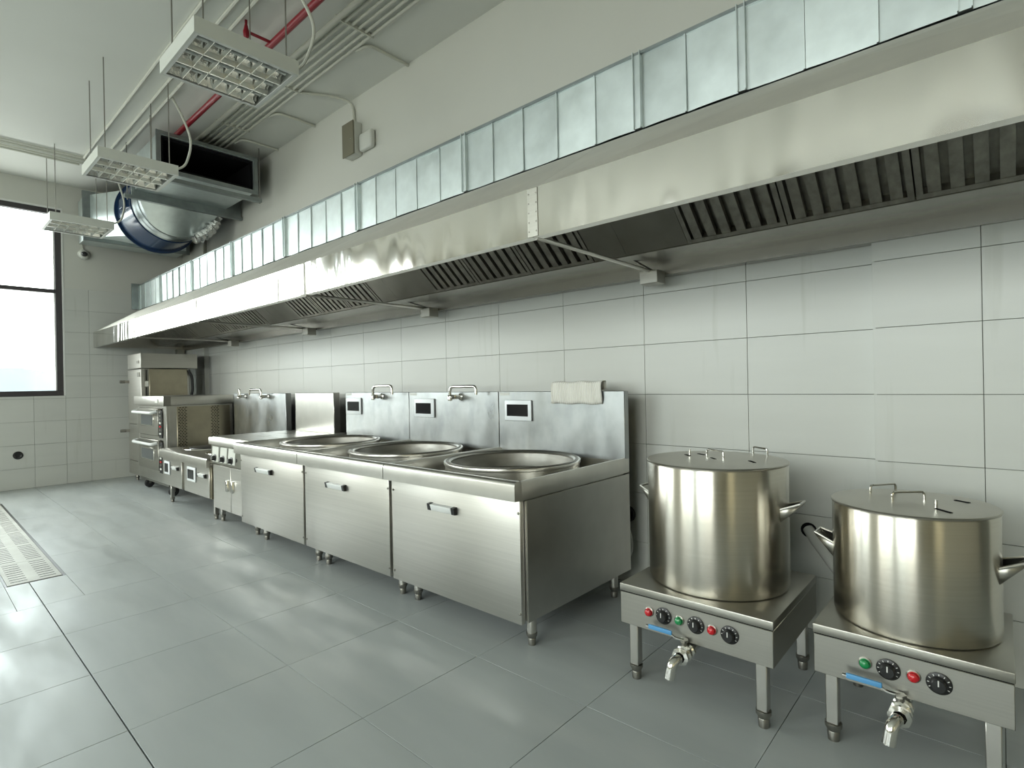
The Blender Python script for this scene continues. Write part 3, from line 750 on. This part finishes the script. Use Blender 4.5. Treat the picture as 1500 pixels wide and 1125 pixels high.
# ------------------------------------------------------------------ sheet metal duct on the hood
duct = thing('exhaust_duct', 'galvanised sheet metal duct of ribbed panels on top of the hood', 'duct', (5, -.33, SZ))
obj('core', MB().box(.012, SY+.03, SZ+.006, 10.2, -.004, 2.775), 'galvanised_dark', duct)
random.seed(11)
pw = 1.19/5; xj = 8.21
xsP = [xj + pw*k for k in range(-35, 9)]
xsP = [v for v in xsP if v > .0] ; xsP = [.014] + xsP
for i, (a, b) in enumerate(zip(xsP[:-1], xsP[1:])):
    w_ = b-a-.004
    if w_ < .03: continue
    # a sheet with one raised seam on its right edge and a slight belly
    pn = MB(); nn = 4; vs = []; fs = []
    bel = random.uniform(-.006, .006)
    for k in range(nn+1):
        u = k/nn; y = SY - bel*math.sin(PI*u)
        vs += [(-w_/2+w_*u, y-SY, 0.), (-w_/2+w_*u, y-SY, .345)]
    for k in range(nn): fs.append((2*k, 2*k+2, 2*k+3, 2*k+1))
    pn.add(vs, fs)
    pn.box(w_/2-.004, -.009, .0, w_/2+.003, .002, .345)
    pn.box(-w_/2, -.003, .338, w_/2, .03, .346)
    o = obj('panel', pn, 'galvanised', None, loc=(0, 0, 0)); o.parent = duct
    o.location = Vector(((a+b)/2, SY, SZ+.008)) - origin(duct)
    o.rotation_euler = (random.uniform(-.010, .010), 0, random.uniform(-.022, .022))
for k in range(-6, 2):
    x = xj + 1.19*k
    if x > .05: obj('flange', MB().box(x-.020, SY-.022, SZ+.008, x-.016, SY+.03, 2.80).box(x+.016, SY-.022, SZ+.008, x+.020, SY+.03, 2.80).box(x-.016, SY-.012, SZ+.008, x+.016, SY+.03, 2.795), 'galvanised', duct)
obj('flange', MB().box(8.672, SY-.022, SZ+.008, 8.676, SY+.03, 2.80).box(8.704, SY-.022, SZ+.008, 8.708, SY+.03, 2.80).box(8.676, SY-.012, SZ+.008, 8.704, SY+.03, 2.795), 'galvanised', duct)
obj('top_rail', MB().box(.012, SY-.014, 2.785, 10.2, SY+.02, 2.797), 'galvanised_dark', duct)
obj('end_flange', MB().box(.003, SY-.09, SZ+.008, .02, SY+.04, 2.82), 'galvanised_dark', duct)

# ------------------------------------------------------------------ ceiling lights
def light_fitting(cx, cy, zb, label):
    t = thing('ceiling_light', label, 'light', (cx, cy, zb), 'louvred lights hung from the ceiling')
    s = .30; zt = zb+.09
    hs = MB().box(cx-s, cy-s, zb, cx-s+.012, cy+s, zt).box(cx+s-.012, cy-s, zb, cx+s, cy+s, zt).box(cx-s+.012, cy-s, zb, cx+s-.012, cy-s+.012, zt).box(cx-s+.012, cy+s-.012, zb, cx+s-.012, cy+s, zt).box(cx-s+.012, cy-s+.012, zt-.006, cx+s-.012, cy+s-.012, zt)
    obj('housing', hs, 'white_enamel', t)
    obj('frame', MB().box(cx-s+.012, cy-s+.012, zb, cx-s+.026, cy+s-.012, zb+.006).box(cx+s-.026, cy-s+.012, zb, cx+s-.012, cy+s-.012, zb+.006).box(cx-s+.026, cy-s+.012, zb, cx+s-.026, cy-s+.026, zb+.006).box(cx-s+.026, cy+s-.026, zb, cx+s-.026, cy+s-.012, zb+.006), 'white_trim', t)
    tr = .548/3
    for i in range(3):
        x0 = cx-.274+tr*i; pts = [(x0, zb+.012)]
        for k in range(9):
            a = PI*k/8; pts.append((x0+tr/2-(tr/2-.012)*math.cos(a), zb+.028+.048*math.sin(a)))
        pts.append((x0+tr, zb+.012))
        vs = []; fs = []
        for q in pts: vs += [(q[0], cy-.274, q[1]), (q[0], cy+.274, q[1])]
        for k in range(len(pts)-1): fs.append((2*k, 2*k+2, 2*k+3, 2*k+1))
        obj('reflector', MB().add(vs, fs), 'lamp_mirror', t)
        obj('tube', MB().cyl((x0+tr/2, cy-.27, zb+.046), (x0+tr/2, cy+.27, zb+.046), .013, 10), 'lamp_tube', t)
    for k in range(1, 6):
        y = cy-.274+.548*k/6
        obj('louver', MB().prism([(y-.002, zb+.006), (y+.002, zb+.006), (y+.006, zb+.036), (y-.006, zb+.036)], 'x', cx-.274, cx+.274), 'lamp_louver', t)
    for i in range(1, 3):
        x = cx-.274+tr*i
        obj('louver', MB().prism([(x-.006, zb+.006), (x+.006, zb+.006), (x+.014, zb+.034), (x-.014, zb+.034)], 'y', cy-.274, cy+.274), 'lamp_louver', t)
    for dx in (-.26, .26):
        for dy in (-.24, .24):
            obj('hanger_rod', MB().cyl((cx+dx, cy+dy, zt-.002), (cx+dx, cy+dy, H), .0045, 6), 'steel_dark', t)
    obj('cable', MB().tube(bend([(cx+.10, cy+.22, zt), (cx+.14, cy+.40, zt+.04), (cx+.34, cy+.41, zt+.22), (cx+.20, cy+.38, zt+.50), (cx-.02, cy+.36, H-.02)], .2, 8), .011, 8), 'conduit_white', t)
    return t
light_fitting(5.90, -1.60, 3.215, 'nearest louvred ceiling light, hung beside the red pipe')
light_fitting(3.60, -1.585, 3.205, 'middle one of the three louvred lights, hung before the black duct opening')
light_fitting(1.24, -1.565, 3.195, 'farthest louvred ceiling light, hung in front of the window top')

# ------------------------------------------------------------------ ventilation duct with its fan
vd = thing('ventilation_duct', 'galvanised box duct with a black open mouth hung under the ceiling', 'duct', (2.3, -.7, 3.45))
PX = 3.0; PY0, PY1, PZ0, PZ1 = -1.19, -.205, 3.545, 3.925
bx = MB()
th = .02
for y0, y1, z0, z1 in ((PY0, PY1, PZ0, PZ0+th), (PY0, PY1, PZ1-th, PZ1), (PY0, PY0+th, PZ0+th, PZ1-th), (PY1-th, PY1, PZ0+th, PZ1-th)):
    bx.box(2.12, y0, z0, PX, y1, z1)
obj('box_section', bx, 'galvanised', vd)
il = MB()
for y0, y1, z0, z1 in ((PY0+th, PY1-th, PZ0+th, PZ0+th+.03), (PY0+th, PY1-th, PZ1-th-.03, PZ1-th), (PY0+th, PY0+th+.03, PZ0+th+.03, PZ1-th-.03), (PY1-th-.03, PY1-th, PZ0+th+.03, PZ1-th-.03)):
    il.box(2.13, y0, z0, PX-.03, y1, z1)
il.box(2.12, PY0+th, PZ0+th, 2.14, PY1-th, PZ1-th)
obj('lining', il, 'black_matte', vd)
fl = MB(); e = .025
fl.box(PX-.01, PY0-e, PZ0-e, PX+.012, PY1+e, PZ0+.014).box(PX-.01, PY0-e, PZ1-.014, PX+.012, PY1+e, PZ1+e-.002).box(PX-.01, PY0-e, PZ0+.014, PX+.012, PY0+.014, PZ1-.014).box(PX-.01, PY1-.014, PZ0+.014, PX+.012, PY1+e, PZ1-.014)
obj('mouth_flange', fl, 'galvanised_dark', vd)
obj('support_channel', MB().box(2.98, PY0-.10, 3.43, 3.03, PY1+.06, 3.475), 'galvanised_dark', vd)
obj('support_channel', MB().box(2.08, PY0-.10, 3.445, 2.13, -.004, 3.485), 'galvanised_dark', vd)
for x, y in ((3.005, PY0-.07), (3.005, PY1+.045), (2.105, PY0-.07)):
    obj('hanger_rod', MB().cyl((x, y, 3.42), (x, y, H), .006, 6), 'steel_dark', vd)
obj('rear_flange', MB().box(2.085, PY0-.03, 3.47, 2.118, -.02, 3.945), 'galvanised_dark', vd)
# square to round section in front of the fan
FC = (-.675, 3.575); RF = .43
def sq2round(xa, ya0, ya1, za0, za1, xb, r, n=48):
    vs = []; fs = []
    for k in range(n):
        a = 2*PI*k/n; c, s = math.cos(a), math.sin(a)
        m = max(abs(c), abs(s)); u, v = c/m, s/m
        vs.append((xa, (ya0+ya1)/2+u*(ya1-ya0)/2, (za0+za1)/2+v*(za1-za0)/2))
        vs.append((xb, FC[0]+r*c, FC[1]+r*s))
    for k in range(n):
        q = (k+1) % n; fs.append((2*k, 2*q, 2*q+1, 2*k+1))
    return vs, fs
o = obj('front_transition', MB().add(*sq2round(2.085, PY0+.02, PY1-.02, PZ0-.01, PZ1-.02, 1.80, RF-.02)), 'galvanised', vd)
obj('collar', MB().lathe([(RF-.03, -.07), (RF+.008, -.07), (RF+.008, .0), (RF-.002, .02), (RF-.01, .04), (RF-.01, .10), (RF-.03, .10)], (1.70, FC[0], FC[1]), 64, 'x'), 'galvanised_dark', vd)
o = obj('rear_transition', MB().add(*sq2round(.50, -1.30, -.16, 3.30, 3.86, 1.04, RF)), 'galvanised', vd)
obj('rear_box', MB().box(.002, -1.34, 3.29, .46, -.14, 3.87), 'galvanised', vd)
obj('rear_flange', MB().box(.46, -1.38, 3.255, .475, -.11, 3.905).box(.485, -1.38, 3.255, .50, -.11, 3.905), 'galvanised_dark', vd)
# crumpled foil wrap on the right of the collar
fm = MB(); vs = []; fs = []; na, nb = 26, 12
for i in range(na+1):
    a = math.radians(-66 + 74*i/na)
    for k in range(nb+1):
        b = 2*PI*k/nb
        rr_ = .062*(1+.22*math.sin(i*2.4)) + random.uniform(-.008, .008)
        R0 = RF+.02
        vs.append((1.86+rr_*1.5*math.cos(b), FC[0]+(R0+rr_*math.sin(b))*math.cos(a), FC[1]+(R0+rr_*math.sin(b))*math.sin(a)))
for i in range(na):
    for k in range(nb): fs.append((i*(nb+1)+k, (i+1)*(nb+1)+k, (i+1)*(nb+1)+k+1, i*(nb+1)+k+1))
obj('foil_wrap', fm.add(vs, fs), 'foil', vd)
# the fan itself
fan = thing('inline_fan', 'round blue duct fan casing hanging behind the farthest light', 'fan', (1.37, FC[0], FC[1]-RF))
obj('casing', MB().lathe([(RF-.02, 0), (RF+.025, 0), (RF+.005, .56), (RF-.03, .56), (RF-.02, 0)], (1.05, FC[0], FC[1]), 72, 'x'), 'blue_fan', fan)
for xf, _r in ((1.045, RF+.055), (1.60, RF+.02)):
    obj('rim', MB().lathe([(RF-.01, 0), (_r, 0), (_r, .022), (RF-.01, .022), (RF-.01, 0)], (xf, FC[0], FC[1]), 72, 'x'), 'blue_fan', fan)
obj('terminal_box', MB().box(1.28, FC[0]-RF-.05, 3.52, 1.46, FC[0]-RF-.0, 3.64), 'blue_fan', fan, bevel=.006, seg=1)
obj('hub', MB().lathe([(0, -.12), (.13, -.12), (.13, .12), (0, .14)], (1.37, FC[0], FC[1]), 24, 'x'), 'steel_dark', fan)
for k in range(8):
    a = 2*PI*k/8; R_ = Matrix.Rotation(a, 3, 'X') @ Matrix.Rotation(math.radians(35), 3, 'Z')
    obj('blade', MB().cbox(Vector((1.37, FC[0], FC[1])) + Matrix.Rotation(a, 3, 'X') @ Vector((0, 0, .265)), .012, .12, .29, Matrix.Rotation(a, 3, 'X') @ Matrix.Rotation(math.radians(35), 3, 'Z')), 'steel_dark', fan)

# ------------------------------------------------------------------ pipes and conduits under the ceiling
rp_ = thing('sprinkler_pipe', 'dark red sprinkler pipe running under the ceiling', 'pipe', (6, -.995, 3.95))
obj('pipe', MB().cyl((2.2, -.995, 3.985), (9.6, -.995, 3.985), .026, 14), 'red_pipe', rp_)
for x in (4.95, 7.6): obj('hanger_clamp', MB().lathe([(.028, -.012), (.034, -.012), (.034, .012), (.028, .012)], (x, -.995, 3.985), 14, 'x').cyl((x, -1.03, 4.01), (x, -1.03, H), .006, 6), 'steel_dark', rp_)
hd = obj('sprinkler_head', MB().lathe([(0, 0), (.012, 0), (.016, -.02), (.024, -.05), (.020, -.085), (.008, -.11), (0, -.115)], (5.2, -1.20, 4.03), 12).cyl((5.2, -1.20, 4.02), (5.2, -1.20, H), .01, 8), 'red_pipe', rp_)
obj('branch', MB().tube(bend([(5.2, -.995, 3.985), (5.2, -1.20, 3.985), (5.2, -1.20, 4.03)], .03), .012, 8), 'red_pipe', rp_)
GB = 'white conduits in the bundle along the ceiling'
for y, r in ((-.75, .022), (-.685, .013), (-.625, .012), (-.565, .012), (-.505, .012), (-.45, .013)):
    o = obj('conduit', MB().cyl((2.2, y, H-r-.002), (9.6, y, H-r-.002), r, 10), 'conduit_white')
    pos = {-.75: 'thickest and farthest from the wall', -.685: 'fifth from the wall', -.625: 'fourth from the wall', -.565: 'third from the wall', -.505: 'second from the wall', -.45: 'nearest the wall'}[y]
    tag(o, 'white ceiling conduit of the parallel bundle, ' + pos, 'conduit', GB)
for x, pos in ((3.4, 'nearest the black duct mouth'), (4.55, 'second from the black duct mouth'), (5.75, 'beside the nearest ceiling light'), (7.0, 'nearest the camera')):
    o = obj('conduit_clip', MB().box(x-.008, -.77, H-.030, x+.008, -.43, H-.001), 'conduit_white')
    tag(o, 'white saddle bar clipping the conduit bundle to the ceiling, ' + pos, 'clip', 'saddle bars of the conduit bundle')
for y, lab in ((-1.505, 'white conduit on the ceiling left of the other two, past the lights'), (-1.345, 'white conduit on the ceiling between its two neighbours above the lights'), (-1.25, 'white conduit on the ceiling next to the red pipe')):
    tag(obj('conduit', MB().cyl((1.33, y, H-.018), (9.6, y, H-.018), .014, 8), 'conduit_white'), lab, 'conduit')
for x, y, pos in ((1.03, -1.50, 'nearest the window'), (1.11, -1.47, 'second from the window'), (1.23, -1.44, 'third from the window'), (1.31, -1.40, 'farthest from the window')):
    tag(obj('conduit', MB().cyl((x, y, H-.018), (x, -6.5, H-.018), .013, 8), 'conduit_white'), 'white conduit crossing the ceiling along the window wall, ' + pos, 'conduit', 'conduits crossing the ceiling by the window wall')
for x, lab in ((7.35, 'short white branch conduit to the wall, nearest the camera'), (5.64, 'short white branch conduit bending to the wall right of the wall boxes'), (4.02, 'short white branch conduit to the wall left of the wall boxes'), (3.16, 'short white branch conduit to the wall by the duct mouth')):
    tag(obj('conduit', MB().tube(bend([(x-.14, -.43, H-.018), (x, -.40, H-.018), (x, .0, H-.018)], .08), .014, 8), 'conduit_white'), lab, 'conduit')
tag(obj('conduit', MB().tube(bend([(4.55, -.42, H-.016), (4.70, -.18, H-.016), (4.78, -.016, H-.04), (4.80, -.016, 3.83)], .12, 6), .014, 8), 'conduit_white'), 'white conduit dropping down the wall into the tan wall box', 'conduit')
tag(obj('conduit', MB().box(.90, -.075, 2.80, .935, -.057, H), 'conduit_white'), 'flat white trunking down the corner of the back wall', 'conduit')

jb = thing('junction_box', 'tall tan fronted electrical box high on the back wall', 'box', (4.81, 0, 3.47))
obj('body', MB().box(4.715, -.085, 3.475, 4.905, .002, 3.79), 'white_plastic', jb, bevel=.01, seg=2)
obj('cover', MB().box(4.71, -.10, 3.47, 4.908, -.086, 3.795), 'tan_plastic', jb, bevel=.006, seg=1)
obj('screw', MB().lathe([(0, .004), (.006, .003), (.008, 0)], (4.86, -.10, 3.62), 8, 'y'), 'chrome', jb)
j2 = obj('junction_box', MB().box(4.925, -.055, 3.49, 5.135, .002, 3.66), 'white_plastic', bevel=.025, seg=3)
tag(j2, 'low white rounded electrical box right of the tan one', 'box')
cm = thing('security_camera', 'white dome security camera on the wall right of the window', 'camera', (0, -1.29, 3.10))
obj('base', MB().lathe([(0, 0), (.07, 0), (.07, .02), (.062, .035), (.045, .06), (0, .07)], (0, -1.29, 3.15), 24, 'x'), 'white_plastic', cm)
obj('lens', MB().lathe([(0, .088), (.02, .086), (.034, .072), (.038, .052)], (0, -1.29, 3.15), 20, 'x'), 'screen_black', cm)
tag(obj('conduit', MB().box(-.003, -1.31, 3.21, .012, -1.295, 3.72), 'conduit_white'), 'thin white trunking running up from the dome camera', 'conduit')
so = obj('wall_outlet', MB().lathe([(0, .004), (.025, .004), (.035, .010), (.05, .008), (.052, 0)], (0, -2.01, .44), 20, 'x'), 'black')
tag(so, 'small round black outlet low on the tiled wall under the window', 'outlet')
so = obj('wall_outlet', MB().lathe([(0, .004), (.03, .004), (.042, .012), (.05, .008), (.052, 0)], (7.735, 0, .425), 20, 'y'), 'black')
tag(so, 'round black outlet on the wall behind the nearest wok range', 'outlet')
tag(obj('cord', MB().tube(bend([(7.74, -.03, .36), (7.775, -.04, .30), (7.785, -.05, .22), (7.745, -.04, .15)], .08, 6), .011, 8), 'white_plastic'), 'white cord curving down the wall behind the nearest wok range', 'cord')
dp = thing('drain_pipe', 'white pipe stub sloping down out of a black hole in the wall between the kettles', 'pipe', (8.75, -.02, .45))
obj('pipe', MB().tube([(8.748, .0, .495), (8.79, -.05, .455), (8.93, -.16, .33)], .025, 14), 'white_plastic', dp)
obj('hole_ring', MB().lathe([(0, .002), (.026, .002), (.036, .004), (.037, 0)], (8.75, 0, .49), 20, 'y'), 'black_matte', dp)

# ------------------------------------------------------------------ floor drain cover
dg = thing('drain_grate', 'slotted steel drain cover set in the floor tiles', 'drain', (2.9, -2.42, -.01))
obj('frame', MB().box(GX0, GY0, -.012, GX1, GY0+.012, .0).box(GX0, GY1-.017, -.012, GX1, GY1, .0).box(GX0, GY0+.012, -.012, GX0+.012, GY1-.014, 0).box(GX1-.006, GY0+.012, -.012, GX1, GY1-.014, 0), 'black', dg)
x = GX0+.014
while x < GX1-.05:
    x1 = min(x+.60, GX1-.008)
    cv = obj('cover_plate', MB().box(x, GY0+.014, -.011, x1-.004, GY1-.018, .001), 'grate_steel', dg, bevel=.001, seg=1)
    sm = MB(); n_ = int((x1-x)/.062)
    for k in range(n_):
        xx = x+.035+k*.062
        for y0, y1 in ((GY0+.035, GY0+.120), (GY1-.128, GY1-.043)): sm.box(xx, y0, .0002, xx+.009, y1, .0016)
    obj('slots', sm, 'black_matte', cv, smooth=False)['kind'] = 'stuff'
    x = x1
